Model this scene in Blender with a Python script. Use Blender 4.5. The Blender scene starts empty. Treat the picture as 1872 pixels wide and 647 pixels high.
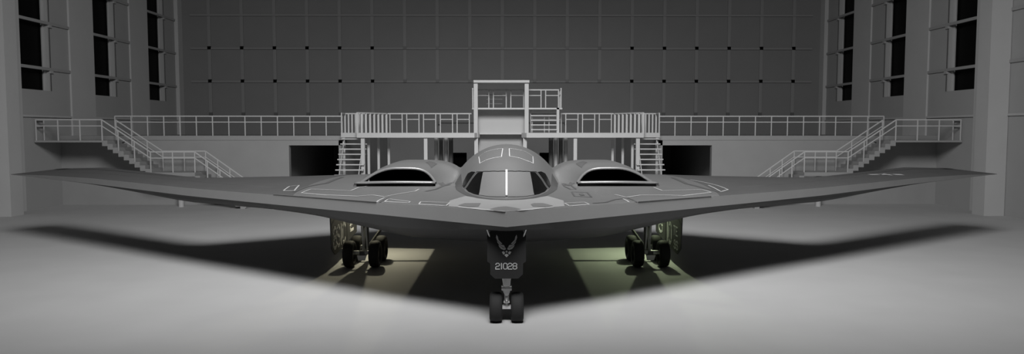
import bpy, bmesh, math, random
from mathutils import Vector, Matrix
random.seed(7)
SC = bpy.context.scene
COL = SC.collection
PI = math.pi

# ------------------------------------------------------------------ camera
cam_d = bpy.data.cameras.new('camera'); cam = bpy.data.objects.new('camera', cam_d); COL.objects.link(cam)
cam.location = (0, 0, 5.84)
cam_d.sensor_fit = 'HORIZONTAL'; cam_d.sensor_width = 36.0; cam_d.lens = 1330 / 1872 * 36.0
cam_d.clip_end = 500
cam.rotation_euler = (math.radians(90 - 3.6), 0, math.radians(-0.431))
SC.camera = cam

# ------------------------------------------------------------------ world, lights, exposure
w = bpy.data.worlds.new('night'); SC.world = w; w.use_nodes = True
w.node_tree.nodes['Background'].inputs[0].default_value = (0.0, 0.0, 0.0, 1)
w.node_tree.nodes['Background'].inputs[1].default_value = 0.0
SC.view_settings.view_transform = 'Standard'; SC.view_settings.look = 'None'
SC.view_settings.gamma = 1; SC.view_settings.use_curve_mapping = False
SC.view_settings.exposure = 0.0

def area(name, loc, tgt, sx, sy, power, color=(1, 1, 1)):
    l = bpy.data.lights.new(name, 'AREA'); l.shape = 'RECTANGLE'; l.size = sx; l.size_y = sy
    l.energy = power; l.color = color
    o = bpy.data.objects.new(name, l); COL.objects.link(o); o.location = loc
    o.rotation_euler = (Vector(tgt) - Vector(loc)).to_track_quat('-Z', 'Y').to_euler()
    return o
def spot(name, loc, tilt, cone, radius, power, yaw=0):
    l = bpy.data.lights.new(name, 'SPOT'); l.energy = power; l.spot_size = math.radians(cone); l.spot_blend = 1.0
    l.shadow_soft_size = radius; l.use_soft_falloff = True
    o = bpy.data.objects.new(name, l); COL.objects.link(o); o.location = loc
    o.rotation_euler = (math.radians(tilt), 0, math.radians(yaw))
spot('hangar_lamp', (-2, 9, 25), 59, 88, 6.0, 46000, 23)
spot('hangar_lamp', (2, 9, 25), 59, 88, 6.0, 46000, -23)
spot('hangar_lamp', (0, 9, 25), 51, 80, 6.0, 20500)
def bay_lamp(name, loc, power, color):
    l = bpy.data.lights.new(name, 'POINT'); l.energy = power; l.color = color; l.shadow_soft_size = 0.03
    o = bpy.data.objects.new(name, l); COL.objects.link(o); o.location = loc
bay_lamp('wheel_bay_lamp', (-6.3, 34.2, 3.3), 330, (1.0, 0.93, 0.66))
bay_lamp('wheel_bay_lamp', (6.6, 34.2, 3.3), 330, (0.86, 1.0, 0.62))

# ------------------------------------------------------------------ materials
def mat(name, col, rough=0.6, metal=0.0, spec=0.5, noise=0.0, scale=3.0, bump=0.0):
    m = bpy.data.materials.new(name); m.use_nodes = True
    nt = m.node_tree; b = nt.nodes['Principled BSDF']
    c = col if isinstance(col, tuple) else (col, col, col)
    b.inputs['Base Color'].default_value = (*c, 1)
    b.inputs['Roughness'].default_value = rough; b.inputs['Metallic'].default_value = metal
    b.inputs['Specular IOR Level'].default_value = spec
    if noise or bump:
        tc = nt.nodes.new('ShaderNodeTexCoord'); n = nt.nodes.new('ShaderNodeTexNoise')
        n.inputs['Scale'].default_value = scale; n.inputs['Detail'].default_value = 5
        nt.links.new(tc.outputs['Object'], n.inputs['Vector'])
        if noise:
            r = nt.nodes.new('ShaderNodeMapRange')
            r.inputs['From Min'].default_value = 0.3; r.inputs['From Max'].default_value = 0.7
            r.inputs['To Min'].default_value = 1 - noise; r.inputs['To Max'].default_value = 1 + noise
            nt.links.new(n.outputs['Fac'], r.inputs['Value'])
            vm = nt.nodes.new('ShaderNodeVectorMath'); vm.operation = 'SCALE'
            vm.inputs[0].default_value = c; nt.links.new(r.outputs['Result'], vm.inputs['Scale'])
            nt.links.new(vm.outputs[0], b.inputs['Base Color'])
        if bump:
            bp = nt.nodes.new('ShaderNodeBump'); bp.inputs['Strength'].default_value = bump
            bp.inputs['Distance'].default_value = 0.02
            nt.links.new(n.outputs['Fac'], bp.inputs['Height']); nt.links.new(bp.outputs['Normal'], b.inputs['Normal'])
    return m
M = {}
M['floor'] = mat('painted_floor', 0.475, 0.75, spec=0.2, noise=0.03, scale=0.4)
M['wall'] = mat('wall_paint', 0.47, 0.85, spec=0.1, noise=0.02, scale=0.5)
M['bay_wall'] = mat('bay_wall_tone', 0.37, 0.85, spec=0.1, noise=0.02, scale=0.5)  # bay walls and brackets, one even tone darker than the piers
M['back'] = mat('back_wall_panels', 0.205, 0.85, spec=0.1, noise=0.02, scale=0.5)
M['concrete'] = mat('gallery_concrete', 0.33, 0.85, spec=0.1, noise=0.03, scale=0.7)
M['white'] = mat('white_steel_paint', 0.50, 0.5, spec=0.3, noise=0.02, scale=2)
M['rail'] = mat('grey_rail_paint', 0.55, 0.5, spec=0.3)
M['glass'] = mat('night_window_glass', 0.004, 0.35, spec=0.05)
M['black'] = mat('black_gap', 0.004, 0.9, spec=0.0)
M['darkroom'] = mat('unlit_room', 0.06, 0.9, spec=0.0)
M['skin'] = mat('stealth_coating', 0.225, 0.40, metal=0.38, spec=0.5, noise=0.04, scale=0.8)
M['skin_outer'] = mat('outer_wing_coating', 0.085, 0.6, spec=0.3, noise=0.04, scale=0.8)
M['rib'] = mat('wall_rib_paint', 0.25, 0.85, spec=0.1)
M['patch'] = mat('nose_patch_coating', 0.15, 0.6)
M['fillet_shade'] = mat('fillet_shade_tone', 0.075, 0.6)
M['edge'] = mat('leading_edge_coating', 0.29, 0.5, spec=0.4, noise=0.03, scale=0.8)
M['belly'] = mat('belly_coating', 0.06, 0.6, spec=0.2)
M['nose_pale'] = mat('pale_nose_tone', 0.28, 0.5, spec=0.4, noise=0.03, scale=1.5)
M['line_dark'] = mat('dark_sealant_line', 0.10, 0.5)
M['line_light'] = mat('pale_marking_line', 0.42, 0.6)
M['pane_dark'] = mat('black_cockpit_glass', 0.006, 0.2, spec=0.25)
M['pane_grey'] = mat('grey_pane', 0.155, 0.55, spec=0.3)  # one even grey for the inner front panes
M['post'] = mat('pale_window_post', 0.60, 0.4)
M['lip'] = mat('inlet_lip_metal', 0.22, 0.30, metal=0.35)
M['duct'] = mat('inlet_duct_black', 0.004, 0.9, spec=0.0)
M['tyre'] = mat('tyre_rubber', 0.026, 0.75, spec=0.2, bump=0.1, scale=30)
M['door'] = mat('gear_door_coating', 0.026, 0.7, spec=0.1)
M['maindoor'] = mat('main_gear_door_paint', 0.045, 0.6, spec=0.2)
M['strut'] = mat('silver_strut', 0.8, 0.35, metal=0.3)
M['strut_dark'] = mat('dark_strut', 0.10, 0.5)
M['letter'] = mat('grey_lettering', 0.55, 0.6)
M['emblem'] = mat('grey_emblem', 0.5, 0.6)
M['letter_pale'] = mat('pale_stencil', 0.5, 0.6)
M['bay'] = mat('wheel_bay_paint', 0.10, 0.6)

# ------------------------------------------------------------------ helpers
class MB:
    def __init__(s): s.v = []; s.f = []
    def add(s, vs, fs):
        n = len(s.v); s.v += [tuple(v) for v in vs]; s.f += [tuple(i + n for i in f) for f in fs]; return s
    def box(s, x0, x1, y0, y1, z0, z1):
        x0, x1 = sorted((x0, x1)); y0, y1 = sorted((y0, y1)); z0, z1 = sorted((z0, z1))
        return s.add([(x, y, z) for x in (x0, x1) for y in (y0, y1) for z in (z0, z1)],
                     [(0, 1, 3, 2), (4, 6, 7, 5), (0, 4, 5, 1), (2, 3, 7, 6), (0, 2, 6, 4), (1, 5, 7, 3)])
    def tube(s, p0, p1, r0, r1=None, n=10):
        p0 = Vector(p0); p1 = Vector(p1); r1 = r0 if r1 is None else r1
        d = (p1 - p0).normalized(); a = d.orthogonal().normalized(); b = d.cross(a)
        vs = []
        for p, r in ((p0, r0), (p1, r1)):
            for k in range(n):
                t = 2 * PI * k / n; vs.append(p + a * math.cos(t) * r + b * math.sin(t) * r)
        fs = [(k, (k + 1) % n, n + (k + 1) % n, n + k) for k in range(n)]
        fs += [tuple(range(n - 1, -1, -1)), tuple(range(n, 2 * n))]
        return s.add(vs, fs)
    def bar(s, p0, p1, wd, ht):
        p0 = Vector(p0); p1 = Vector(p1); d = (p1 - p0).normalized()
        up = Vector((0, 0, 1)) if abs(d.z) < 0.95 else Vector((0, 1, 0))
        a = d.cross(up).normalized(); b = a.cross(d)
        vs = [p + a * sx * wd / 2 + b * sy * ht / 2 for p in (p0, p1) for sx, sy in ((-1, -1), (1, -1), (1, 1), (-1, 1))]
        return s.add(vs, [(0, 3, 2, 1), (4, 5, 6, 7), (0, 1, 5, 4), (1, 2, 6, 5), (2, 3, 7, 6), (3, 0, 4, 7)])
    def path(s, pts, r, n=8, flat=1.0):
        pts = [Vector(p) for p in pts]; vs = []
        for i, p in enumerate(pts):
            d = (pts[min(i + 1, len(pts) - 1)] - pts[max(i - 1, 0)]).normalized()
            a = d.cross(Vector((0, 1, 0))).normalized(); b = d.cross(a)
            for k in range(n):
                t = 2 * PI * k / n; vs.append(p + a * math.cos(t) * r + b * math.sin(t) * r * flat)
        fs = []
        for i in range(len(pts) - 1):
            for k in range(n): fs.append((i * n + k, i * n + (k + 1) % n, (i + 1) * n + (k + 1) % n, (i + 1) * n + k))
        fs += [tuple(range(n - 1, -1, -1)), tuple(range((len(pts) - 1) * n, len(pts) * n))]
        return s.add(vs, fs)
    def lathe_x(s, c, prof, n=28):            # prof: list of (x offset, radius), spun about the X axis
        cx, cy, cz = c; vs = []; m = len(prof)
        for k in range(n):
            t = 2 * PI * k / n
            for dx, r in prof: vs.append((cx + dx, cy + r * math.cos(t), cz + r * math.sin(t)))
        fs = [(k * m + j, k * m + j + 1, ((k + 1) % n) * m + j + 1, ((k + 1) % n) * m + j) for k in range(n) for j in range(m - 1)]
        return s.add(vs, fs)
    def prism(s, pts, off):                   # closed polygon pts extruded by the vector off
        n = len(pts); o = Vector(off)
        vs = [Vector(p) for p in pts] + [Vector(p) + o for p in pts]
        return s.add(vs, [tuple(range(n)), tuple(range(2 * n - 1, n - 1, -1))] + [(k, n + k, n + (k + 1) % n, (k + 1) % n) for k in range(n)])
    def build(s, name, material, parent=None, smooth=False, bevel=0.0, solid=0.0, angle=None, org=None):
        root = parent
        o0 = Vector((0, 0, 0))
        while root is not None: o0 += Vector(root.location); root = root.parent
        loc = Vector((0, 0, 0))
        if parent is None and org is not None: o0 = Vector(org); loc = Vector(org)
        me = bpy.data.meshes.new(name); me.from_pydata([tuple(Vector(v) - o0) for v in s.v], [], s.f)
        bm = bmesh.new(); bm.from_mesh(me); bmesh.ops.recalc_face_normals(bm, faces=bm.faces); bm.to_mesh(me); bm.free()
        o = bpy.data.objects.new(name, me); COL.objects.link(o); me.materials.append(material); o.location = loc
        if parent is not None: o.parent = parent
        if smooth:
            for p in me.polygons: p.use_smooth = True
            if angle:
                try: me.set_sharp_from_angle(angle=angle)
                except Exception: pass
        if bevel:
            b = o.modifiers.new('bevel', 'BEVEL'); b.width = bevel; b.segments = 2; b.limit_method = 'ANGLE'
        if solid:
            b = o.modifiers.new('solid', 'SOLIDIFY'); b.thickness = solid; b.offset = 1
        return o

def tag(o, label, cat=None, group=None):
    o['label'] = label
    if cat: o['category'] = cat
    if group: o['group'] = group
    return o
def thing(name, loc, label, cat, group=None):
    o = bpy.data.objects.new(name, None); COL.objects.link(o); o.location = loc
    o.empty_display_size = 0.3
    return tag(o, label, cat, group)
def struct(o, label=None):
    o['kind'] = 'structure'
    if label: o['label'] = label
    return o
def hermite(tab, x):
    if x <= tab[0][0]: return tab[0][1]
    if x >= tab[-1][0]: return tab[-1][1]
    n = len(tab)
    def sl(i):
        if i == 0: return (tab[1][1] - tab[0][1]) / (tab[1][0] - tab[0][0])
        if i == n - 1: return (tab[-1][1] - tab[-2][1]) / (tab[-1][0] - tab[-2][0])
        a = (tab[i][1] - tab[i - 1][1]) / (tab[i][0] - tab[i - 1][0]); b = (tab[i + 1][1] - tab[i][1]) / (tab[i + 1][0] - tab[i][0])
        return 0 if a * b <= 0 else 2 * a * b / (a + b)
    for i in range(n - 1):
        if x <= tab[i + 1][0]:
            h = tab[i + 1][0] - tab[i][0]; t = (x - tab[i][0]) / h
            return ((2 * t**3 - 3 * t**2 + 1) * tab[i][1] + (t**3 - 2 * t**2 + t) * h * sl(i)
                    + (-2 * t**3 + 3 * t**2) * tab[i + 1][1] + (t**3 - t**2) * h * sl(i + 1))
def lin(tab, x):
    if x <= tab[0][0]: return tab[0][1]
    for (a, p), (b, q) in zip(tab, tab[1:]):
        if x <= b: return p + (q - p) * (x - a) / (b - a)
    return tab[-1][1]
def sstep(a, b, x):
    t = min(1, max(0, (x - a) / (b - a))); return t * t * (3 - 2 * t)
def smax(a, b, k):
    h = max(k - abs(a - b), 0) / k
    return max(a, b) + h * h * k * 0.25

# ------------------------------------------------------------------ the hangar shell
HC = -0.45          # centre line of the hangar
PW = 34.75          # half width at the pier faces
RW = 34.89          # half width at the recessed bay walls
YB = 79.5           # back wall
ZC = 46.0           # ceiling
Y0 = -14.0
struct(MB().box(HC - 42, HC + 42, Y0, YB + 1, -0.3, 0).build('floor', M['floor']))
struct(MB().box(HC - 37, HC + 37, Y0, YB + 1, ZC, ZC + 0.4).build('ceiling', M['strut_dark']))
PERIOD = 9.5
piers = [50.0 + PERIOD * k for k in range(-6, 3)]        # near faces of the wall piers, each 3.4 m long
WZ0 = 8.95
for side, sx in (('left', -1), ('right', 1)):
    m = MB()
    def X(h): return HC + sx * h
    T = 1.2
    # wall below the windows and above them, piers, and wall strips beside each window
    m2 = MB()
    m2.box(X(RW), X(RW + T), Y0, YB, 0, WZ0)
    m.box(X(RW), X(RW + T), Y0, YB, 27.5, ZC)
    edges = []
    for yp in piers:
        m.box(X(PW), X(RW + 0.05), yp, yp + 3.4, 0, ZC)
        edges.append((yp + 2.2, yp + 6.9))               # window opening of the bay after this pier
    last = Y0
    for a, b in edges:
        if a > last: m2.box(X(RW), X(RW + T), last, a, WZ0, 27.5)
        last = b
    m2.box(X(RW), X(RW + T), last, YB, WZ0, 27.5)
    # ledge under the windows
    for yp in piers: m.box(X(PW + 0.02), X(RW + 0.1), yp + 3.4, yp + PERIOD, 6.9, 7.05)
    m.box(X(PW - 0.25), X(RW + 0.1), YB - 1.0, YB, 0, ZC)   # corner column
    # projecting strip pilaster
    m.box(X(33.45), X(PW + 0.1), 49.8, 51.1, 0, ZC)
    wl = struct(m.build('wall_' + side, M['wall']))
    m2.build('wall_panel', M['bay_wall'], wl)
    for i, yp in enumerate(piers):
        a, b = yp + 2.2, yp + 6.9
        if yp > 77: continue
        n = (0 if sx < 0 else 9) + i + 1
        g = struct(MB().box(X(RW + 0.55), X(RW + 0.63), a - 0.05, b + 0.05, WZ0 - 0.05, 27.55).build('window_%d' % n, M['glass']))
        z = 10.5
        fr = MB()
        fr.box(X(RW + 0.30), X(RW + 0.41), a, a + 0.12, WZ0, 27.5).box(X(RW + 0.30), X(RW + 0.41), b - 0.12, b, WZ0, 27.5)
        fr.build('window_frame', M['wall'], g)
        MB().box(X(RW - 0.03), X(RW + 0.02), b + 0.10, b + 0.20, WZ0, 27.5).build('window_seal', M['strut_dark'], g)
        while z < 27:
            MB().box(X(PW + 0.02), X(RW + 0.02), yp + 3.4, yp + PERIOD, z, z + 0.22).build('window_shelf', M['concrete'], g)
            MB().box(X(RW - 0.14), X(RW + 0.02), b - 0.02, b + 0.32, z - 0.2, z).build('bracket', M['bay_wall'], g)
            z += 3.5

# back wall: field, door openings, grid of ribs
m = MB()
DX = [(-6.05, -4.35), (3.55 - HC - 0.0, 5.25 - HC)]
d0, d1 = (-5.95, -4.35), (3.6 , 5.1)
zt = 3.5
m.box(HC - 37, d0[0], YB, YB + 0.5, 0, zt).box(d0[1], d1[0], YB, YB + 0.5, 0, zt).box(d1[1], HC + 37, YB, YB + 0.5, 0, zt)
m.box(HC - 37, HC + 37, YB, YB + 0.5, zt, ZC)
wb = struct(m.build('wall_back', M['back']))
ribs = MB(); shelf = MB(); dots = MB(); greydots = MB()
for k in range(-9, 10):
    x = HC + k * 3.51
    mid = abs(k) <= 3
    ribs.box(x - 0.17, x + 0.17, YB - 0.10, YB, 11.1 if mid else 7.3, ZC)
for j, z in enumerate((7.55, 11.1, 14.65, 18.2, 21.7, 25.2)):
    if j == 0:
        continue
    shelf.box(HC - 33.6, HC + 33.6, YB - 0.16, YB, z, z + 0.2)
for k in range(-9, 10):
    x = HC + k * 3.51
    for z in (11.1, 14.65, 7.55):
        if z == 7.55 and abs(k) <= 3: continue
        (dots if abs(k) > 3 and z > 8 else greydots).box(x - 0.18, x + 0.18, YB - 0.2, YB - 0.1, z, z + 0.32)
ribs.build('wall_rib', M['rib'], wb); shelf.build('wall_shelf', M['rib'], wb)
dots.build('socket', M['black'], wb); greydots.build('socket', M['strut_dark'], wb)
for n, (a, b) in enumerate((d0, d1)):
    struct(MB().box(a - .3, b + .3, YB + 2.0, YB + 2.1, 0, 3.8).build('door_%d' % (n + 1), M['black']))

# gallery blocks left and right, each with one open doorway
GZ = 5.48; GY = 58.0
for side, sx in (('left', -1), ('right', 1)):
    def X(h): return HC + sx * h
    m = MB()
    m.box(X(16.85), X(RW), GY, GY + 0.5, 0, GZ - 0.35)          # front wall
    m.box(X(12.4), X(16.85), GY, GY + 0.5, 4.72, GZ - 0.35)     # lintel
    m.box(X(12.4), X(12.9), GY, YB, 0, GZ - 0.35)             # end wall
    m.box(X(18.4), X(18.9), GY + 0.5, YB, 0, GZ - 0.35)         # partition beside the doorway
    m.box(X(12.4), X(RW), GY - 0.05, YB, GZ - 0.35, GZ)         # slab
    struct(m.build('wall_gallery_' + side, M['concrete']))

# ------------------------------------------------------------------ railings and stairs
RH = 1.55
def rail_run(parent, pts, n, post=0.07, rail=0.08, mid=0.62, base=0.0, name='post', both=True, ends=(True, True)):
    """straight railing from pts[0] to pts[1] with n bays"""
    a, b = Vector(pts[0]), Vector(pts[1])
    for k in range(n + 1):
        if k == 0 and not ends[0]: continue
        if k == n and not ends[1]: continue
        p = a.lerp(b, k / n)
        MB().bar(p, p + Vector((0, 0, RH)), post, post).build(name, M['rail'], parent)
    up = Vector((0, 0, RH)); md = Vector((0, 0, RH * 0.70))
    MB().bar(a + up, b + up, rail, rail).build('handrail', M['rail'], parent)
    MB().bar(a + md, b + md, rail * 0.8, rail * 0.8).build('middle_rail', M['rail'], parent)

for side, sx in (('left', -1), ('right', 1)):
    def X(h): return HC + sx * h
    lab = 'left' if sx < 0 else 'right'
    g = thing('gallery_railing', (X(22), GY, GZ), 'long pale two-bar railing along the edge of the %s gallery' % lab, 'railing', 'gallery railings')
    rail_run(g, [(X(12.6), GY + 0.1, GZ), (X(30.6), GY + 0.1, GZ)], 14 if sx < 0 else 14)
    # staircase with upper landing, two flights and a middle landing
    s = thing('staircase', (X(25), 52.9, 0), 'concrete staircase with pale railings on the %s side, from upper landing to floor' % lab, 'staircase', 'side staircases')
    YN, YF = 54.6, 56.7
    L0, L1, L2 = 29.75, 26.2, 22.9          # top of the upper flight, top landing edge; middle landing
    ZM = 2.75; LZ = 5.15
    MB().box(X(L0), X(34.74), YN, GY - 0.06, LZ - 0.14, LZ).build('upper_landing', M['concrete'], s)
    MB().box(X(L2), X(L1), YN, YF, ZM - 0.28, ZM).build('middle_landing', M['concrete'], s)
    N1 = 9
    for k in range(N1):
        z1 = LZ - (LZ - ZM) * (k + 1) / (N1 + 0) + 0.0
        xa = L0 - (L0 - L1) * k / N1; xb = L0 - (L0 - L1) * (k + 1) / N1
        MB().box(X(xa), X(xb), YN, YF, z1 - 0.42 + 0.27, z1 + 0.27 - 0.0).build('step', M['concrete'], s)
    N2 = 10
    for k in range(N2):
        z1 = ZM * (1 - (k + 1) / (N2 + 1))
        xa = L2 - 0.37 * k; xb = L2 - 0.37 * (k + 1)
        MB().box(X(xa), X(xb), YN, YF, max(0, z1 - 0.3), z1).build('step', M['concrete'], s)
    # soffits
    XB2 = L2 - 0.37 * N2
    for yy, nm in ((YN + 0.06, 0), (YF - 0.06, 1)):
        top = [(34.7, LZ), (L0, LZ)]
        if nm == 0: rail_run(s, [(X(34.65), yy, LZ), (X(L0), yy, LZ)], 3)
        rail_run(s, [(X(L0), yy, LZ), (X(L1), yy, ZM)], 3, ends=(nm == 1, True))
        rail_run(s, [(X(L1), yy, ZM), (X(L2), yy, ZM)], 2, ends=(False, True))
        rail_run(s, [(X(L2), yy, ZM), (X(XB2), yy, 0.1)], 4, ends=(False, True))
    rail_run(s, [(X(34.65), YN + 0.06, LZ), (X(34.65), YN + 1.0, LZ)], 1, ends=(False, True))
    c = MB().tube((X(24.7), 56.2, 0), (X(24.7), 56.2, ZM - 0.36), 0.2, n=20)
    c.box(X(24.7) - .26, X(24.7) + .26, 55.94, 56.46, ZM - 0.36, ZM - 0.28)
    tag(c.build('support_column', M['white'], org=(X(24.7), 56.2, 0)), 'short pale round column standing below the %s wing near the gallery wall' % lab, 'column', 'columns below the wings')
tag(MB().tube((34.35, 59.0, 0.15), (34.35, 59.0, 5.1), 0.09, n=10).build('dark_upright', M['black'], org=(34.35, 59, 0.15)), 'thin black upright behind the right wing tip', 'pipe')  # thin black upright, on the right side only

# ------------------------------------------------------------------ maintenance platform
WZ = 5.72; WY = 54.6
TH = 0.36
def small_rail(parent, a, b, n, gap=0.36, rh=1.5):
    """railing made of separate n-panel frames with doubled posts"""
    a, b = Vector(a), Vector(b); L = (b - a).length; d = (b - a) / L
    for k in range(n):
        p = a + d * (L * k / n + gap / 2); q = a + d * (L * (k + 1) / n - gap / 2)
        f = MB()
        f.bar(p, p + Vector((0, 0, rh)), 0.075, 0.075).bar(q, q + Vector((0, 0, rh)), 0.075, 0.075)
        f.bar(p + Vector((0, 0, rh * .7)), q + Vector((0, 0, rh * .7)), 0.06, 0.06)
        f.build('rail_frame', M['white'], parent)
    MB().bar(a + Vector((0, 0, rh)), b + Vector((0, 0, rh)), 0.09, 0.09).build('handrail', M['white'], parent)
def slat_rail(parent, a, b, n, rh=1.5, slat=0.15):
    a, b = Vector(a), Vector(b)
    for k in range(n + 1):
        p = a.lerp(b, k / n)
        MB().bar(p, p + Vector((0, 0, rh)), slat, 0.05).build('rail_slat', M['white'], parent)
    MB().bar(a + Vector((0, 0, rh)), b + Vector((0, 0, rh)), 0.12, 0.09).build('handrail', M['white'], parent)

for side, sx in (('left', -1), ('right', 1)):
    def X(h): return HC + sx * h
    lab = side
    p = thing('work_platform', (X(6.5), WY + 1.5, 0), 'white raised work platform with railings on the %s side of the roofed tower' % lab, 'platform', 'white work platforms')
    # deck with a set-back outer end
    pts = [(X(1.95), WY, WZ - TH), (X(10.75), WY, WZ - TH), (X(10.75), WY + 1.6, WZ - TH), (X(12.3), WY + 1.6, WZ - TH), (X(12.3), WY + 3.0, WZ - TH), (X(1.6), WY + 3.0, WZ - TH), (X(1.6), WY + 0.9, WZ - TH)]
    MB().prism(pts, (0, 0, TH)).build('deck', M['white'], p)
    small_rail(p, (X(2.3), WY + 2.9, WZ), (X(8.9), WY + 2.9, WZ), 5)
    slat_rail(p, (X(10.72), WY + 0.1, WZ), (X(9.0), WY + 2.9, WZ), 7)
    slat_rail(p, (X(12.25), WY + 2.9, WZ), (X(10.6), WY + 2.9, WZ), 6, slat=0.12)
    MB().bar((X(12.25), WY + 1.7, WZ), (X(12.25), WY + 1.7, WZ + 1.5), .09, .09).bar((X(12.25), WY + 1.7, WZ + 1.5), (X(12.25), WY + 2.9, WZ + 1.5), .09, .09).build('end_rail', M['white'], p)
    for hx, yy, r in ((5.63, WY + 0.3, 0.13), (10.35, WY + 0.3, 0.14), (8.8, WY + 2.7, 0.09), (9.6, WY + 2.7, 0.09), (1.85, WY + 0.8, 0.14), (1.85, WY + 2.7, 0.12)):
        MB().box(X(hx) - r, X(hx) + r, yy - r, yy + r, 0, WZ - TH).build('leg', M['white'], p)
    # access stair
    t = thing('access_stair', (X(11.3), WY, 0), 'open white stair of thin treads under the %s end of the work platforms' % lab, 'stair', 'open access stairs')
    n = 14; yt, yb = WY + 1.5, WY - 2.2
    for k in range(n):
        z = (WZ - TH) * (1 - (k + 0.4) / n); y = yt + (yb - yt) * k / n
        wdn = 0.02 * k
        MB().box(X(10.2 + wdn * .3), X(12.2 + wdn), y, y - 0.26, z, z + 0.085).build('tread', M['white'], t)
    for hx in (10.55, 12.0):
        MB().bar((X(hx), yt, WZ - TH - .10), (X(hx), yb - 0.1, 0.1), 0.05, 0.12).build('stringer', M['rail'], t)
    for hx, yy in ((12.1, WY + 1.75), (10.2, WY + 1.75)):
        MB().box(X(hx) - .09, X(hx) + .09, yy - .09, yy + .09, 0, WZ - TH).build('post', M['white'], t)
    # cluster of dark service pipes behind the deck
    for k, (hx, r) in enumerate(((4.05, 0.16), (4.45, 0.14), (4.85, 0.14), (5.25, 0.14))):
        pp = MB().tube((X(hx), WY + 4.4, 0), (X(hx), WY + 4.4, 5.3), r * 1.1, n=14)
        tag(pp.build('service_pipe', M['wall'] if k % 2 else M['strut_dark'], smooth=True, angle=0.6, org=(X(hx), WY + 4.4, 0)),
            'vertical pipe under the %s work platform, %s' % (lab, ('innermost dark one', 'second from the centre', 'third from the centre', 'outermost of four')[k]), 'pipe', 'service pipes under the platforms')
    tag(MB().box(X(2.8), X(6.9), YB - 0.25, YB, 6.75, 6.9).box(X(6.75), X(6.95), YB - 0.5, YB, 6.6, 6.9).build('wall_pipe', M['strut_dark'], org=(X(5), YB, 6.8)), 'dark bar standing for a railing shadow on the back wall %s of the tower' % lab, 'pipe', 'railing shadow bars')  # dark bar added in place of the gallery railing's shadow

tw = thing('platform_tower', (HC, WY + 1.5, 0), 'white central tower with flat roof and upper balcony behind the cockpit', 'platform tower')
TX0, TX1 = HC - 1.87, HC + 1.97
for x in (TX0, TX1): MB().box(x - .15, x + .15, WY + 0.5, WY + 0.8, WZ - TH, 9.48).build('post', M['white'], tw)
MB().box(TX0 - .15, TX1 + .2, WY + 0.3, WY + 2.6, 9.48, 9.66).build('roof', M['white'], tw)
UZ = 7.62
UX1 = HC + 4.7
MB().box(TX0 - .3, UX1, WY + 1.0, WY + 2.8, UZ - .12, UZ).build('upper_deck', M['white'], tw)
small_rail(tw, (TX0 - .25, WY + 2.7, UZ), (UX1, WY + 2.7, UZ), 5, rh=1.45)
for x in (TX0 - .25, UX1 - .1):
    f = MB()
    for yy in (WY + 1.0, WY + 1.5, WY + 2.1, WY + 2.7): f.bar((x, yy, UZ), (x, yy, UZ + 1.45), .07, .07)
    f.bar((x, WY + 1.0, UZ + 1.45), (x, WY + 2.7, UZ + 1.45), .09, .09).bar((x, WY + 1.0, UZ + 1.0), (x, WY + 2.7, UZ + 1.0), .06, .06)
    f.build('side_rail', M['white'], tw)
MB().box(TX0 + .1, TX1 - .1, WY + 2.6, WY + 2.75, WZ, UZ - .12).build('back_panel', M['wall'], tw)
MB().box(TX0 + .1, TX1 - .1, WY + 1.1, WY + 2.6, WZ - .12, WZ).build('lower_deck', M['white'], tw)
MB().box(TX0 + .15, TX1 - .15, WY + 2.2, WY + 2.4, 0.0, WZ - .12).build('lower_panel', M['bay_wall'], tw)
for k in range(5):
    z = WZ + 0.20 + k * 0.36; yy = WY + 0.9 + k * 0.25
    MB().box(TX1 + .35, TX1 + 2.35, yy, yy + .25, z, z + .08).build('tread', M['white'], tw)
MB().box(TX1 + 2.3, TX1 + 2.5, WY + 1.0, WY + 1.2, WZ, UZ).build('stair_post', M['white'], tw)
MB().bar((TX1 + .35, WY + .9, WZ), (TX1 + .35, WY + 2.2, UZ - .1), .05, .15).build('stringer', M['white'], tw)
for k in range(3):
    z = UZ + 0.35 + k * 0.36
    MB().box(TX0 + .75, TX0 + 2.0, YB - 24.5 + 2.6, YB - 24.5 + 2.7, z, z + .06).build('rung', M['strut_dark'], tw)

# ------------------------------------------------------------------ the aircraft
#SURF-BEGIN
NY = 20.6; TAN = 0.687
LEX = 26.2
def sle(x): return x * TAN
TEP = [(0, 20.2), (2.5, 18.5), (4.0, 19.5), (14.0, 12.9), (24.6, 19.9), (26.2, 18.05)]
def ste(x): return lin(TEP, x)
ZLT = [(0, 3.55), (9.6, 3.53), (13, 3.55), (16, 3.60), (19.3, 3.66), (23, 3.64), (26.2, 3.57)]
ZLB = [(0, 3.10), (9.6, 3.18), (13, 3.22), (19.3, 3.40), (23, 3.48), (26.2, 3.55)]
ZTE = [(0, 3.6), (6, 3.6), (10, 3.62), (14.5, 3.70), (17.6, 3.82), (20.9, 3.95), (24.6, 3.78), (26.2, 3.57)]
HT = [(0, 0.25), (4, 0.33), (8, 0.38), (12, 0.26), (20, 0.10), (25, 0.03), (26.2, 0.0)]
HB = [(0, 0.5), (8, 0.80), (13, 0.74), (20, 0.14), (26.2, 0.01)]
ZCK = [(0, 2.4), (1.6, 3.0), (2.9, 3.62), (3.6, 4.02), (4.5, 4.50), (5.3, 4.83), (6.3, 5.10), (7.4, 5.26), (8.6, 5.32), (10.5, 5.2), (13, 4.8), (16, 4.2), (19, 3.6), (21, 3.2)]
ZNC = [(6.0, 4.40), (7.0, 4.46), (8.5, 4.60), (10.5, 4.62), (13, 4.40), (16, 3.95), (19.6, 3.3)]
def foil(u): return (u**0.6) * (1 - u) * 1.95
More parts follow.
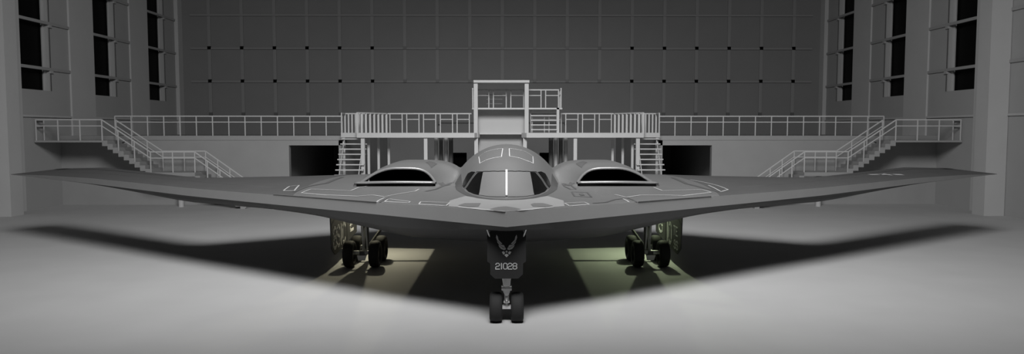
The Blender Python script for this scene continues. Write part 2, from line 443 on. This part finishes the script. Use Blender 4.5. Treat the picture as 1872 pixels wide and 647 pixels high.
def Zt(x, s):
    x = abs(x); a = sle(x); b = max(ste(x), a + 1e-3); u = min(1, max(0, (s - a) / (b - a)))
    z = lin(ZLT, x) * (1 - u) + lin(ZTE, x) * u + lin(HT, x) * foil(u)
    if x < 8.5:
        if x < 3.2:
            c = hermite(ZCK, s - 0.55 * x * x) - 0.24 * x * x - 0.01 * x**4 - 2.0 * max(0, x - 1.85)**2
            z = smax(z, c, 0.22)
        if s > 6.95:
            dx = x - 4.15
            if dx > 0: drop = 0.80 * (dx / 1.62)**2.0
            else: drop = 0.60 * (-dx / 1.48)**5 * (1 - 0.9 * sstep(7.2, 9.3, s))
            z = smax(z, hermite(ZNC, s) - min(drop, 3), 0.30)
    return z
ZBX = [(0, 1.74), (3.0, 1.80), (5.0, 2.10), (7.0, 2.50), (10, 3.05), (13, 3.5)]
ZBS = [(0, 1.40), (1.5, 0.98), (3.0, 0.58), (5.0, 0.16), (7.0, 0.0), (14, 0.0), (17, 0.6), (20.5, 1.9)]
def Zb(x, s):
    x = abs(x); a = sle(x); b = max(ste(x), a + 1e-3); u = min(1, max(0, (s - a) / (b - a)))
    z = lin(ZLB, x) * (1 - u) + (lin(ZTE, x) - 0.03) * u - lin(HB, x) * foil(u)
    if x < 13:
        c = hermite(ZBX, x) + hermite(ZBS, s - 0.25 * x)
        z = -smax(-z, -c, 0.25)
    return z
#SURF-END
xs = [i * 0.1 for i in range(0, 64)] + [6.4 + i * 0.2 for i in range(0, 14)] + [9.3 + i * 0.55 for i in range(0, 30)] + [25.5, 25.9, 26.2]
def kn(x):                       # row knots so that rows run straight across at the inlet face
    A = max(6.9, sle(x) + 1.0); A = min(A, ste(x) - 0.4) if ste(x) - sle(x) > 2 else sle(x) + 0.4 * (ste(x) - sle(x))
    return A
N1, N2 = 70, 75
def row_s(x, i):
    A = kn(x); a = sle(x); b = ste(x)
    if i <= N1: return a + (A - a) * (i / N1)
    e = min(0.1, (b - A) * 0.1)
    return A + e + (b - A - e) * ((i - N1 - 1) / (N2 - 1))
bomber = thing('stealth_bomber', (0, NY + 10, 0), 'grey flying wing stealth bomber parked nose-on in the hangar', 'aircraft')
AIR = bomber
def W(x, s, z): return (x, NY + s, z)
top = MB(); vs = []; cols = [-x for x in reversed(xs[1:])] + xs
for x in cols:
    for i in range(N1 + N2 + 1):
        s = row_s(abs(x), i); vs.append(W(x, s, Zt(x, min(s, 99) if i != N1 else min(s, 6.9))))
R = N1 + N2 + 1; fs = []
for c in range(len(cols) - 1):
    xm = abs(cols[c] + cols[c + 1]) / 2
    for i in range(R - 1):
        if i == N1 and 2.72 < xm < 5.62: continue        # the open face of the inlet
        fs.append((c * R + i, (c + 1) * R + i, (c + 1) * R + i + 1, c * R + i + 1))
def inb(f): return sum(abs(vs[i][0]) for i in f) / 4 < 7.6
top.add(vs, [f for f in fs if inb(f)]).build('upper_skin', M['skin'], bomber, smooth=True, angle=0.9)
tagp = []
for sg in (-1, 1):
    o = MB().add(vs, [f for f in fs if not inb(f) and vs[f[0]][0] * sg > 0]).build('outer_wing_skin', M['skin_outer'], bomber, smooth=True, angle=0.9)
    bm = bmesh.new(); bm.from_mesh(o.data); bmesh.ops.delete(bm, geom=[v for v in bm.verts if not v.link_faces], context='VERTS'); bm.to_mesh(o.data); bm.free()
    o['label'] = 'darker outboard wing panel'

# leading edge band: a slightly convex strip along both edges
m = MB(); vs = []; fs = []; K = 6
for x in cols:
    a = sle(abs(x)); zt_, zb_ = lin(ZLT, abs(x)), lin(ZLB, abs(x))
    for k in range(K + 1):
        t = k / K; bul = 0.0
        vs.append(W(x, a - bul + 0.22 * t * (zt_ - zb_), zt_ + (zb_ - zt_) * t))
for c in range(len(cols) - 1):
    for k in range(K): fs.append((c * (K + 1) + k, c * (K + 1) + k + 1, (c + 1) * (K + 1) + k + 1, (c + 1) * (K + 1) + k))
m.add(vs, fs).build('leading_edge', M['edge'], bomber)

# underside with the two wheel bays
HS0, HS1, HX0, HX1 = 7.8, 14.2, 5.35, 7.1
xb = sorted(set([i * 0.25 for i in range(0, 53) if not (5.2 < i * .25 < 5.5)] + [HX0, HX1, 5.2, 5.5] + [13.2 + i * 0.65 for i in range(0, 20)] + [26.2]))
xb = [x for x in xb if x <= 26.2]
def rs(x, i):
    a = sle(x) + 0.22 * (lin(ZLT, x) - lin(ZLB, x)); b = ste(x)
    if x < 9:
        tab = [(0, a), (40, HS0), (60, HS1), (90, b)]
    else:
        tab = [(0, a), (90, b)]
    return lin(tab, i)
colb = [-x for x in reversed(xb[1:])] + xb
vs = []; fs = []
for x in colb:
    for i in range(91):
        s = rs(abs(x), i)
        z = Zb(x, s) if i > 0 else lin(ZLB, abs(x))
        vs.append(W(x, s, z))
for c in range(len(colb) - 1):
    xm = abs(colb[c] + colb[c + 1]) / 2
    for i in range(90):
        if HX0 < xm < HX1 and 40 <= i < 60: continue
        if xm < 0.45 and 0.8 < (rs(xm, i) + rs(xm, i + 1)) / 2 < 3.0: continue
        fs.append((c * 91 + i, c * 91 + i + 1, (c + 1) * 91 + i + 1, (c + 1) * 91 + i))
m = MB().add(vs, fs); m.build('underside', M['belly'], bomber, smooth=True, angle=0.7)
m = MB()                                                  # trailing edge closing strip
vs = []
for x in cols: vs += [W(x, ste(abs(x)), Zt(x, ste(abs(x)))), W(x, ste(abs(x)), Zb(x, ste(abs(x))))]
m.add(vs, [(2 * c, 2 * c + 1, 2 * c + 3, 2 * c + 2) for c in range(len(cols) - 1)]).build('trailing_edge', M['skin'], bomber)

def open_box(x0, x1, y0, y1, zb_fn, z1):                  # a bay: four walls and a roof, open below
    c = [(x0, y0), (x1, y0), (x1, y1), (x0, y1)]
    vs = [(x, y, zb_fn(x, y)) for x, y in c] + [(x, y, z1) for x, y in c]
    return MB().add(vs, [(0, 1, 5, 4), (1, 2, 6, 5), (2, 3, 7, 6), (3, 0, 4, 7), (4, 5, 6, 7)])
for sx in (-1, 1):
    open_box(sx * HX0, sx * HX1, NY + HS0, NY + HS1, lambda x, y: Zb(x, y - NY) - 0.02, 3.6).build('wheel_bay', M['bay'], bomber, solid=0.02)
open_box(-0.5, 0.5, NY + 0.75, NY + 3.05, lambda x, y: Zb(x, y - NY) - 0.02, 3.3).build('nose_bay', M['strut_dark'], bomber, solid=0.02)

# engine inlets: rolled lip, splitter, dark duct
def n_arch(x):                                            # height of the inlet arch at the face
    return Zt(x, 7.0)
for sx in (-1, 1):
    ax = [2.70 + (5.66 - 2.70) * k / 28 for k in range(29)]
    duct = MB(); vs = []; fs = []
    for j, s in enumerate((6.98, 7.6, 8.6, 10.0)):
        f = 1 - 0.12 * j
        for x in ax:
            xx = 4.15 + (x - 4.15) * f
            vs.append(W(sx * xx, s, n_arch(x) - 0.05 - 0.04 * j))
        for x in reversed(ax):
            xx = 4.15 + (x - 4.15) * f
            vs.append(W(sx * xx, s, min(3.72 - 0.02 * j, n_arch(x) - 0.06)))
    n = 58
    for j in range(3):
        for k in range(n): fs.append((j * n + k, j * n + (k + 1) % n, (j + 1) * n + (k + 1) % n, (j + 1) * n + k))
    fs.append(tuple(range(3 * n, 4 * n)))
    duct.add(vs, fs).build('inlet_duct', M['duct'], bomber)
    arch = [W(sx * x, 6.93 - 0.12 * math.sin(PI * (x - 2.7) / 2.96), n_arch(x) - 0.01) for x in ax]
    lo, hi = arch[0], arch[-1]
    arch = [(lo[0], lo[1], 3.92)] + arch + [(hi[0] + sx * 0.12, hi[1], hi[2] - 0.05)]
    MB().path(arch, 0.055, n=10, flat=1.3).build('inlet_lip', M['lip'], bomber, smooth=True)
    sp = []
    for k in range(21):
        x = 2.70 + 3.04 * k / 20
        sp.append(W(sx * x, 6.90 - 0.14 * math.sin(PI * k / 20), 3.90 + 0.035 * math.sin(PI * k / 20) - 0.02 * (k / 20)))
    MB().path(sp, 0.055, n=10, flat=1.6).build('inlet_splitter', M['lip'], bomber, smooth=True)
    MB().prism([W(sx * 2.76, 6.8, 3.70), W(sx * 5.66, 6.8, 3.70), W(sx * 5.66, 6.8, 3.86), W(sx * 2.76, 6.8, 3.86)], (0, 0.25, 0)).build('splitter_gap', M['duct'], bomber)

# draped surfaces and lines
def drape_poly(pts, name, material, off=0.008, cuts=3, parent=None, zf=None):
    zf = zf or Zt
    bm = bmesh.new(); vv = [bm.verts.new((x, s, 0)) for x, s in pts]; bm.faces.new(vv)
    bmesh.ops.triangulate(bm, faces=bm.faces[:])
    for _ in range(cuts):
        bmesh.ops.subdivide_edges(bm, edges=bm.edges[:], cuts=1, use_grid_fill=True)
        bmesh.ops.triangulate(bm, faces=bm.faces[:])
    bm.verts.index_update()
    vs = [W(v.co.x, v.co.y, zf(v.co.x, v.co.y) + off) for v in bm.verts]
    fs = [tuple(v.index for v in f.verts) for f in bm.faces]
    bm.free()
    o = MB().add(vs, fs).build(name, material, parent or bomber, smooth=True)
    return o
def ribbon(m, pts, wd, off=0.012, step=0.12):
    P = []
    for (x0, s0), (x1, s1) in zip(pts, pts[1:]):
        L = math.hypot(x1 - x0, s1 - s0); n = max(1, int(L / step))
        for k in range(n): P.append((x0 + (x1 - x0) * k / n, s0 + (s1 - s0) * k / n))
    P.append(pts[-1]); vs = []
    for i, (x, s) in enumerate(P):
        a = P[max(i - 1, 0)]; b = P[min(i + 1, len(P) - 1)]
        d = Vector((b[0] - a[0], b[1] - a[1])); d.normalize(); nx, ns = -d.y * wd / 2, d.x * wd / 2
        for q in (1, -1):
            X_, S_ = x + nx * q, s + ns * q
            vs.append(W(X_, S_, Zt(X_, S_) + off))
    m.add(vs, [(2 * i, 2 * i + 1, 2 * i + 3, 2 * i + 2) for i in range(len(P) - 1)])
    return m
#MARKS
MARKS = {
  'greyP': [(-0.04, 4.36), (-0.23, 4.40), (-0.42, 4.52), (-0.63, 4.72), (-0.83, 5.00), (-0.87, 4.57), (-0.90, 4.21), (-0.93, 3.61), (-0.63, 3.16), (-0.32, 2.94), (-0.04, 2.87)],
  'blackP': [(-0.83, 5.00), (-0.93, 5.17), (-1.04, 5.36), (-1.27, 5.33), (-1.46, 5.25), (-1.33, 4.62), (-1.11, 3.96), (-0.93, 3.61), (-0.90, 4.21), (-0.87, 4.57)],
  'sideP': [(-1.12, 5.57), (-1.28, 6.03), (-1.44, 6.35), (-1.60, 6.21), (-1.62, 5.97), (-1.54, 5.48), (-1.34, 5.55)],
  'diag': [(-1.06, 5.50), (-1.29, 5.43), (-1.53, 5.37)],
  'frame': [(-0.02, 4.41), (-0.28, 4.48), (-0.57, 4.72), (-0.85, 5.10), (-1.10, 5.58)],
  'outA': [(-8.21, 6.16), (-8.29, 7.17), (-7.98, 7.38), (-7.76, 5.98), (-8.21, 6.16)],
  'fatA': [(-7.70, 5.76), (-7.53, 6.98), (-7.10, 8.10), (-7.27, 11.63)],
  'outB': [(-5.19, 6.95), (-5.49, 6.39), (-5.58, 5.42), (-7.20, 6.18), (-7.35, 5.44), (-6.26, 4.66), (-5.07, 4.05), (-4.55, 4.13), (-4.08, 3.65), (-3.21, 4.93), (-3.17, 5.66)],
  'darkC': [(-8.47, 5.82), (-6.15, 4.22), (-4.21, 2.88)],
  'sl1': [(-4.21, 2.88), (-4.04, 3.42)],
  'sl2': [(-4.08, 2.80), (-3.89, 3.38)],
  'trE': [(-3.93, 2.78), (-3.87, 3.17), (-3.06, 2.43), (-3.09, 2.28), (-3.93, 2.78)],
  'boxF': [(-2.72, 1.93), (-2.71, 2.31), (-1.76, 1.86), (-1.83, 1.39), (-2.72, 1.93)],
  'curG': [(-2.84, 4.89), (-2.55, 5.63), (-2.29, 8.14), (-2.07, 8.67)],
  'rbox': [(2.27, 4.66), (2.79, 4.51), (2.80, 3.20), (2.25, 3.38), (2.27, 4.66)],
  'rdot': [(2.46, 4.08), (2.61, 4.09), (2.62, 3.64), (2.48, 3.55)],
  'hexR': [(2.21, 8.20), (2.45, 7.69), (2.51, 5.60), (2.31, 5.61), (2.19, 6.74), (2.21, 8.20)],
  'boxR': [(1.79, 1.75), (2.45, 2.12), (2.56, 1.84), (1.91, 1.38), (1.79, 1.75)],
  'dkR': [(2.70, 2.04), (3.16, 2.36), (3.52, 2.93), (3.89, 3.24)],
  'sl1R': [(3.80, 3.21), (3.95, 2.72)],
  'sl2R': [(3.96, 3.48), (4.21, 2.88)],
  'outBR': [(3.68, 4.03), (3.98, 3.48), (4.57, 4.09), (6.14, 4.49), (7.38, 5.50), (7.19, 5.99), (5.59, 5.37), (5.47, 6.33)],
  'darkCR': [(4.27, 2.92), (7.23, 4.96)],
  'fatAR': [(7.24, 11.04), (7.05, 7.80), (7.38, 6.30), (7.70, 5.71)],
  'outAR': [(7.64, 9.54), (8.13, 7.19), (8.24, 6.32), (7.81, 5.76), (7.77, 7.28)],
  'star': [(17.63, 13.80), (18.00, 14.11), (18.36, 13.70), (18.06, 13.08), (17.72, 12.88), (17.28, 13.01)],
  'patL': [(-1.46, 1.30), (-1.28, 1.64), (-0.79, 1.54), (-0.83, 0.94), (-1.11, 0.94)],
  'patC': [(-0.48, 0.43), (-0.24, 0.70), (-0.02, 0.75), (0.21, 0.59), (0.41, 0.40), (0.30, 0.20), (-0.05, 0.03), (-0.35, 0.22)],
  'patR': [(0.73, 1.30), (0.84, 1.54), (1.11, 1.59), (1.40, 1.19), (1.16, 0.95), (0.78, 0.92)],
  'noseL': [(-1.44, 1.07), (-0.52, 0.37), (-0.05, 0.02), (0.43, 0.30), (1.39, 1.04)],
  'outCL': [(-0.14, 6.79), (-0.18, 5.60), (-0.43, 5.68), (-0.98, 6.04), (-1.06, 7.15), (-0.84, 7.23), (-0.50, 6.97), (-0.14, 6.79)],
  'outCR': [(0.10, 6.77), (0.11, 5.64), (0.36, 5.66), (0.71, 5.78), (0.98, 6.04), (1.00, 7.01), (0.75, 7.09), (0.46, 6.89), (0.10, 6.77)],
  'greyL': [(-0.82, 4.96), (0.01, 4.36), (0.02, 2.96), (-0.93, 3.61), (-0.90, 4.21)],
  'greyR': [(0.09, 4.36), (0.77, 4.88), (0.81, 4.44), (0.86, 3.54), (0.07, 2.96)],
  'post': [(0.05, 4.39), (0.04, 2.90)],
  'blkL': [(-0.83, 4.96), (-1.01, 5.28), (-1.49, 5.30), (-1.28, 4.46), (-0.93, 3.61), (-0.90, 4.21)],
  'blkR': [(0.77, 4.86), (0.99, 5.25), (1.49, 5.30), (1.20, 4.25), (0.86, 3.55), (0.81, 4.44)],
  'sideL': [(-1.12, 5.55), (-1.40, 6.43), (-1.64, 6.27), (-1.67, 6.05), (-1.55, 5.50)],
  'sideR': [(1.06, 5.41), (1.41, 6.43), (1.63, 6.15), (1.64, 5.98), (1.51, 5.39)],
  'ring': [(-1.91, 7.59), (-1.73, 5.46), (-1.23, 3.33), (-0.57, 2.40), (-0.02, 2.22), (0.63, 2.54), (1.32, 4.13), (1.73, 6.08), (1.85, 7.28)],
}

def rb(key, wd, material, name, close=False):
    return ribbon(MB(), MARKS[key], wd).build(name, material, bomber)
drape_poly([(-1.75, 1.30), (-1.44, 1.09), (-0.52, 0.42), (0.0, 0.06), (0.52, 0.42), (1.44, 1.09), (1.75, 1.30), (1.8, 2.3), (1.35, 3.4), (0.6, 2.45), (0.0, 2.2), (-0.6, 2.45), (-1.35, 3.4), (-1.8, 2.3)], 'nose_pale_area', M['nose_pale'], 0.006, cuts=4)  # nose deck area in one even tone, paler than the skin
for k in ('patL', 'patC', 'patR'): drape_poly(MARKS[k], 'nose_patch', M['patch'], 0.016, cuts=3)
rb('noseL', 0.05, M['line_light'], 'edge_seal')
for k, wd in (('outA', .06), ('outB', .06), ('sl1', .06), ('trE', .05), ('boxF', .05), ('sl1R', .06), ('outBR', .06), ('outAR', .06), ('boxR', .05)):
    rb(k, wd, M['line_light'], 'pale_marking')
for k, wd in (('fatA', .16), ('darkC', .035), ('sl2', .08), ('curG', .10), ('hexR', .07), ('dkR', .07), ('sl2R', .08), ('darkCR', .035), ('fatAR', .16), ('rbox', .06)):
    rb(k, wd, M['line_dark'], 'dark_seam')
drape_poly(MARKS['rdot'], 'roundel_mark', M['line_dark'], 0.012, cuts=1)
for k in ('outCL', 'outCR'): rb(k, .028, M['post'], 'hatch_outline')
# insignia on the right wing
st = []
for k in range(10):
    r = 0.42 if k % 2 == 0 else 0.17; a = PI * k / 5
    st.append((17.85 + r * math.cos(a) , 13.45 + 1.1 * r * math.sin(a)))
o = drape_poly(st, 'wing_insignia', M['line_light'], 0.012, cuts=1)
for d in (-1, 1): drape_poly([(17.85 + d * .42, 13.25 + d * .1), (17.85 + d * .9, 13.25 + d * .2), (17.85 + d * .9, 13.6 + d * .2), (17.85 + d * .42, 13.6 + d * .1)], 'insignia_bar', M['line_light'], 0.012, cuts=1)
# cockpit glazing
for sg in (-1, 1):
    def mm(key): return [(x * -sg, y) for x, y in MARKS[key]]
    p = drape_poly(mm('greyP'), 'windshield_pane', M['pane_grey'], 0.018, cuts=4); p['label'] = 'grey front windshield pane'
    p = drape_poly(mm('blackP'), 'windshield_pane', M['pane_dark'], 0.018, cuts=4); p['label'] = 'black outer part of the front windshield'
    p = drape_poly(mm('sideP'), 'side_window_pane', M['pane_dark'], 0.018, cuts=4); p['label'] = 'black side cockpit window'
    ribbon(MB(), mm('diag'), 0.07, 0.04, 0.05).build('window_post', M['skin'], bomber)
    ribbon(MB(), mm('frame'), 0.06, 0.035, 0.05).build('window_frame', M['skin'], bomber)
ribbon(MB(), [(0, 2.9), (0, 4.42)], 0.065, 0.05, 0.05).build('window_post', M['post'], bomber, solid=0.02)
ring = [(1.90, 7.8), (1.80, 6.6), (1.70, 5.6), (1.52, 4.7), (1.22, 3.55), (0.85, 2.85), (0.45, 2.46), (0, 2.32)]
ribbon(MB(), ring + [(-x, y) for x, y in reversed(ring[:-1])], 0.24, 0.008, 0.06).build('cockpit_fillet_shade', M['fillet_shade'], bomber, smooth=True)  # shade in the cockpit fillet, painted as a dark ribbon
# small auxiliary doors on the nacelles, tip seams
for sg in (-1, 1):
    drape_poly([(sg * x, y) for x, y in ((2.95, 7.9), (3.25, 8.6), (3.15, 9.2), (2.8, 8.8))], 'nacelle_door', M['line_dark'], 0.012, cuts=2)
    drape_poly([(sg * x, y) for x, y in ((2.35, 7.0), (2.62, 7.3), (2.5, 7.9), (2.15, 7.6))], 'nacelle_door', M['line_dark'], 0.012, cuts=2)
    ribbon(MB(), [(sg * 24.3, 18.9), (sg * 19.0, 15.3), (sg * 15.0, 12.6)], 0.07).build('hinge_line', M['line_dark'], bomber)
    drape_poly([(sg * x, y) for x, y in ((24.0, 18.7), (24.8, 19.3), (24.4, 19.5), (23.6, 18.9))], 'tip_patch', M['line_dark'], 0.03, cuts=1)  # small dark patch draped near the wing tip

# ---- landing gear
def wheel(parent, x, y, r, wd, hubm=None, name='wheel'):
    h = wd / 2
    prof = [(-h * .55, r * .55), (-h * .95, r * .62), (-h, r * .80), (-h * .86, r * .93), (-h * .5, r * .99), (0, r), (h * .5, r * .99), (h * .86, r * .93), (h, r * .80), (h * .95, r * .62), (h * .55, r * .55)]
    w_ = MB().lathe_x((x, y, r), prof, 36).build(name, M['tyre'], parent, smooth=True)
    hub = MB().lathe_x((x, y, r), [(-h * .62, 0.001), (-h * .62, r * .2), (-h * .4, r * .3), (-h * .5, r * .58), (h * .5, r * .58), (h * .4, r * .3), (h * .62, r * .2), (h * .62, 0.001)], 24)
    hub.build('hub', hubm or M['strut_dark'], w_, smooth=True, angle=0.5)
    return w_
STROKES = {
 '0': [[(0, .35), (0, 1.65), (.3, 2), (.7, 2), (1, 1.65), (1, .35), (.7, 0), (.3, 0), (0, .35)]],
 '1': [[(.5, 0), (.5, 2)]], 'I': [[(.5, 0), (.5, 2)]],
 '2': [[(0, 1.6), (.3, 2), (.7, 2), (1, 1.65), (1, 1.3), (.7, 1), (.3, .95), (0, .6), (0, 0), (1, 0)]],
 '8': [[(.3, 1.05), (0, 1.3), (0, 1.7), (.3, 2), (.7, 2), (1, 1.7), (1, 1.3), (.7, 1.05), (.3, 1.05), (0, .75), (0, .3), (.3, 0), (.7, 0), (1, .3), (1, .75), (.7, 1.05)]],
 'S': [[(1, 1.65), (.7, 2), (.3, 2), (0, 1.7), (0, 1.3), (.3, 1.05), (.7, 1.0), (1, .7), (1, .3), (.7, 0), (.3, 0), (0, .35)]],
 'C': [[(1, 1.65), (.7, 2), (.3, 2), (0, 1.65), (0, .35), (.3, 0), (.7, 0), (1, .35)]],
 'T': [[(0, 2), (1, 2)], [(.5, 2), (.5, 0)]], 'E': [[(1, 2), (0, 2), (0, 0), (1, 0)], [(0, 1), (.8, 1)]],
}
def lettering(text, org, right, up, cw, ch, gap, st, parent, material, name='lettering', th=0.012):
    R_, U = Vector(right).normalized(), Vector(up).normalized(); Nn = R_.cross(U); m = MB(); pen = 0
    for c in text:
        wdt = cw * (0.5 if c in '1I' else 1)
        for line in STROKES.get(c, []):
            for (a, b), (c_, d) in zip(line, line[1:]):
                if c == '1' or c == 'I': p, q = Vector((pen + wdt / 2, b * ch / 2)), Vector((pen + wdt / 2, d * ch / 2))
                else: p, q = Vector((pen + a * cw, b * ch / 2)), Vector((pen + c_ * cw, d * ch / 2))
                t = (q - p).normalized(); nn = Vector((-t.y, t.x)) * st / 2; e = t * st * .3
                pts = [p - e + nn, p - e - nn, q + e - nn, q + e + nn]
                m.prism([Vector(org) + R_ * v.x + U * v.y for v in pts], Nn * th)
        pen += wdt + gap
    return m.build(name, material, parent)

# nose gear
GYN = 22.07
ng = MB()
ng.tube((0, GYN, 0.46), (0, GYN + .02, 1.05), 0.075, n=16)
ng.tube((0, GYN + .02, 0.9), (0, GYN + .05, 3.2), 0.115, n=16)
ng.tube((0, GYN + .02, 1.04), (0, GYN + .02, 1.12), 0.16, n=16)
ng.prism([(-.15, GYN - .16, 1.47), (.15, GYN - .16, 1.47), (.10, GYN - .16, 1.13), (-.10, GYN - .16, 1.13)], (0, .2, 0))
ng.box(-.155, .155, GYN - .17, GYN + .12, .99, 1.07)
ng.prism([(-.11, GYN - .12, .99), (.11, GYN - .12, .99), (.06, GYN - .12, .82), (-.06, GYN - .12, .82)], (0, .2, 0))
ng.box(-.09, .09, GYN - .14, GYN + .1, .60, .66)
ngo = ng.build('nose_gear_strut', M['strut'], bomber, smooth=True, angle=0.5, bevel=0.008)
MB().tube((-.36, GYN, .455), (.36, GYN, .455), .05, n=14).box(-.17, .17, GYN - .1, GYN + .1, .41, .50).build('axle', M['strut'], ngo)
for sg in (-1, 1): wheel(bomber, sg * .325, GYN, .455, .39, name='nose_wheel')
tl = MB()
for sg in (-1, 1): tl.bar((sg * .06, GYN - .17, .86), (sg * .03, GYN - .22, .66), .03, .03)
tl.bar((-.04, GYN - .22, .66), (.04, GYN - .22, .66), .03, .03).build('torque_link', M['strut_dark'], ngo)
PY = 21.5
plate = [(-.35, 1.445), (.35, 1.445), (.49, 1.575), (.49, 1.90), (.58, 1.96), (.58, 2.74), (.44, 2.93), (-.44, 2.93), (-.58, 2.74), (-.58, 1.96), (-.49, 1.90), (-.49, 1.575)]
dr = MB().prism([(x, PY, z) for x, z in plate], (0, .04, 0)).build('nose_gear_door', M['door'], bomber, bevel=0.006)
MB().bar((-.2, PY + .04, 2.3), (-.08, GYN, 2.2), .04, .04).bar((.2, PY + .04, 2.3), (.08, GYN, 2.2), .04, .04).bar((0, PY + .04, 1.7), (0, GYN - .05, 1.6), .05, .05).build('door_link', M['strut_dark'], dr)
for sg in (-1, 1): MB().bar((sg * .50, PY + .02, 2.70), (sg * .60, PY - .15, 3.02), .03, .03).build('door_stay', M['strut'], dr)
U_ = 0.00524
def ez(zx, zy): return ((zx - 260) * U_, PY - .001, 5.84 - (400 + zy / 3.082 - 240) / 61.9)
lettering('21028', (-.325, PY - .001, 1.735), (1, 0, 0), (0, 0, 1), .115, .175, .028, .026, dr, M['letter'], 'serial_number', th=-.008)
em = MB()
for mir in (-1, 1):
    def q(pts): return [((ez(a, b)[0]) * mir, ez(a, b)[1], ez(a, b)[2]) for a, b in pts]
    for pts in ([(203, 93), (210, 104), (214, 122), (236, 145), (228, 147), (205, 124), (200, 108)],
                [(206, 128), (228, 150), (243, 152), (250, 160), (244, 168), (222, 154), (208, 138)],
                [(214, 150), (228, 160), (243, 171), (251, 163), (257, 176), (246, 181), (228, 174), (218, 162)],
                [(233, 191), (246, 187), (252, 199), (242, 207)]):
        em.prism(q(pts), (0, -.008, 0))
em.prism([ez(247, 209), ez(260, 201), ez(273, 209), ez(260, 222)], (0, -.008, 0))
c0 = ez(260, 190)
em.prism([(c0[0] + .033 * math.cos(2 * PI * k / 14), c0[1], c0[2] + .033 * math.sin(2 * PI * k / 14)) for k in range(14)], (0, -.008, 0))
em.build('winged_emblem', M['emblem'], dr)

# main gear
for sg in (-1, 1):
    gx = 6.2 * sg; ya, yb = 31.07, 32.65; R_ = .575
    b = MB()
    b.tube((gx, 31.9, .7), (gx, 31.95, 2.0), .13, n=18).tube((gx, 31.95, 1.7), (gx, 32.0, 3.5), .19, n=18)
    b.bar((gx, ya - .12, R_), (gx, yb + .12, R_), .22, .26)
    ms = b.build('main_gear_strut', M['strut_dark'], bomber, smooth=True, angle=0.5)
    for y in (ya, yb):
        MB().tube((gx - .56, y, R_ + .06), (gx + .56, y, R_ + .06), .085, n=16).build('axle', M['strut'], ms, smooth=True, angle=0.5)
        for d in (-1, 1): wheel(bomber, gx + d * .55, y, R_, .44, name='main_wheel')
    MB().prism([(gx - .2, ya - .16, R_ - .05), (gx + .2, ya - .16, R_ - .05), (gx + .13, ya - .16, R_ - .26), (gx - .16, ya - .16, R_ - .26)], (0, .1, 0)).build('brake_bracket', M['strut'], ms)
    MB().tube((gx, ya + .3, R_ + .15), (gx + sg * .15, 31.5, 2.6), .05, n=10).tube((gx - sg * .18, ya + .2, R_ + .15), (gx - sg * .03, 31.4, 2.6), .035, n=10).build('drag_brace', M['strut'], ms)
    MB().bar((gx, ya + .15, R_ + .1), (gx, ya + .3, 1.1), .1, .08).bar((gx, ya + .3, 1.1), (gx, 31.8, 1.6), .1, .08).build('torque_link', M['strut'], ms)
    MB().bar((gx, 32.9, .72), (gx - sg * 1.3, 33.86, 2.6), .10, .10).build('side_brace', M['strut_dark'], ms)
    dx = 7.24 * sg
    A = [(29.8, 2.75), (32.8, 2.75), (32.8, .75), (30.6, .62), (30.0, .95)]
    B = [(32.86, 2.75), (35.2, 2.75), (35.0, 1.0), (32.86, .8)]
    da = MB().prism([(dx, y, z) for y, z in A], (sg * .05, 0, 0)).build('main_gear_door', M['maindoor'], bomber, bevel=0.006)
    db = MB().prism([(dx, y, z) for y, z in B], (sg * .05, 0, 0)).build('main_gear_door', M['maindoor'], bomber, bevel=0.006)
    e = dx - sg * .001
    if sg < 0:
        lettering('8SIC', (e, 30.25, .92), (0, 1, 0), (0, 0, 1), .50, .86, .15, .13, da, M['letter_pale'], 'door_code', th=.01)
        lettering('2', (e, 33.5, 1.25), (0, 1, 0), (0, 0, 1), .7, .62, .1, .13, db, M['letter'], 'door_code', th=.01)
    else:
        lettering('10', (e, 32.55, .92), (0, -1, 0), (0, 0, 1), .50, .86, .14, .13, da, M['letter_pale'], 'door_code', th=.01)
        lettering('TE', (e, 31.25, 1.40), (0, -1, 0), (0, 0, 1), .32, .36, .1, .05, da, M['letter'], 'door_code', th=.01)
        lettering('SS', (e, 31.15, .82), (0, -1, 0), (0, 0, 1), .30, .34, .1, .06, da, M['letter_pale'], 'door_code', th=.01)
        lettering('8', (e, 34.3, 1.15), (0, -1, 0), (0, 0, 1), .8, .75, .1, .12, db, M['letter_pale'], 'door_code', th=.01)
    MB().bar((dx, 30.6, 2.2), (gx + sg * .1, 31.7, 2.4), .04, .04).build('door_stay', M['strut_dark'], da)
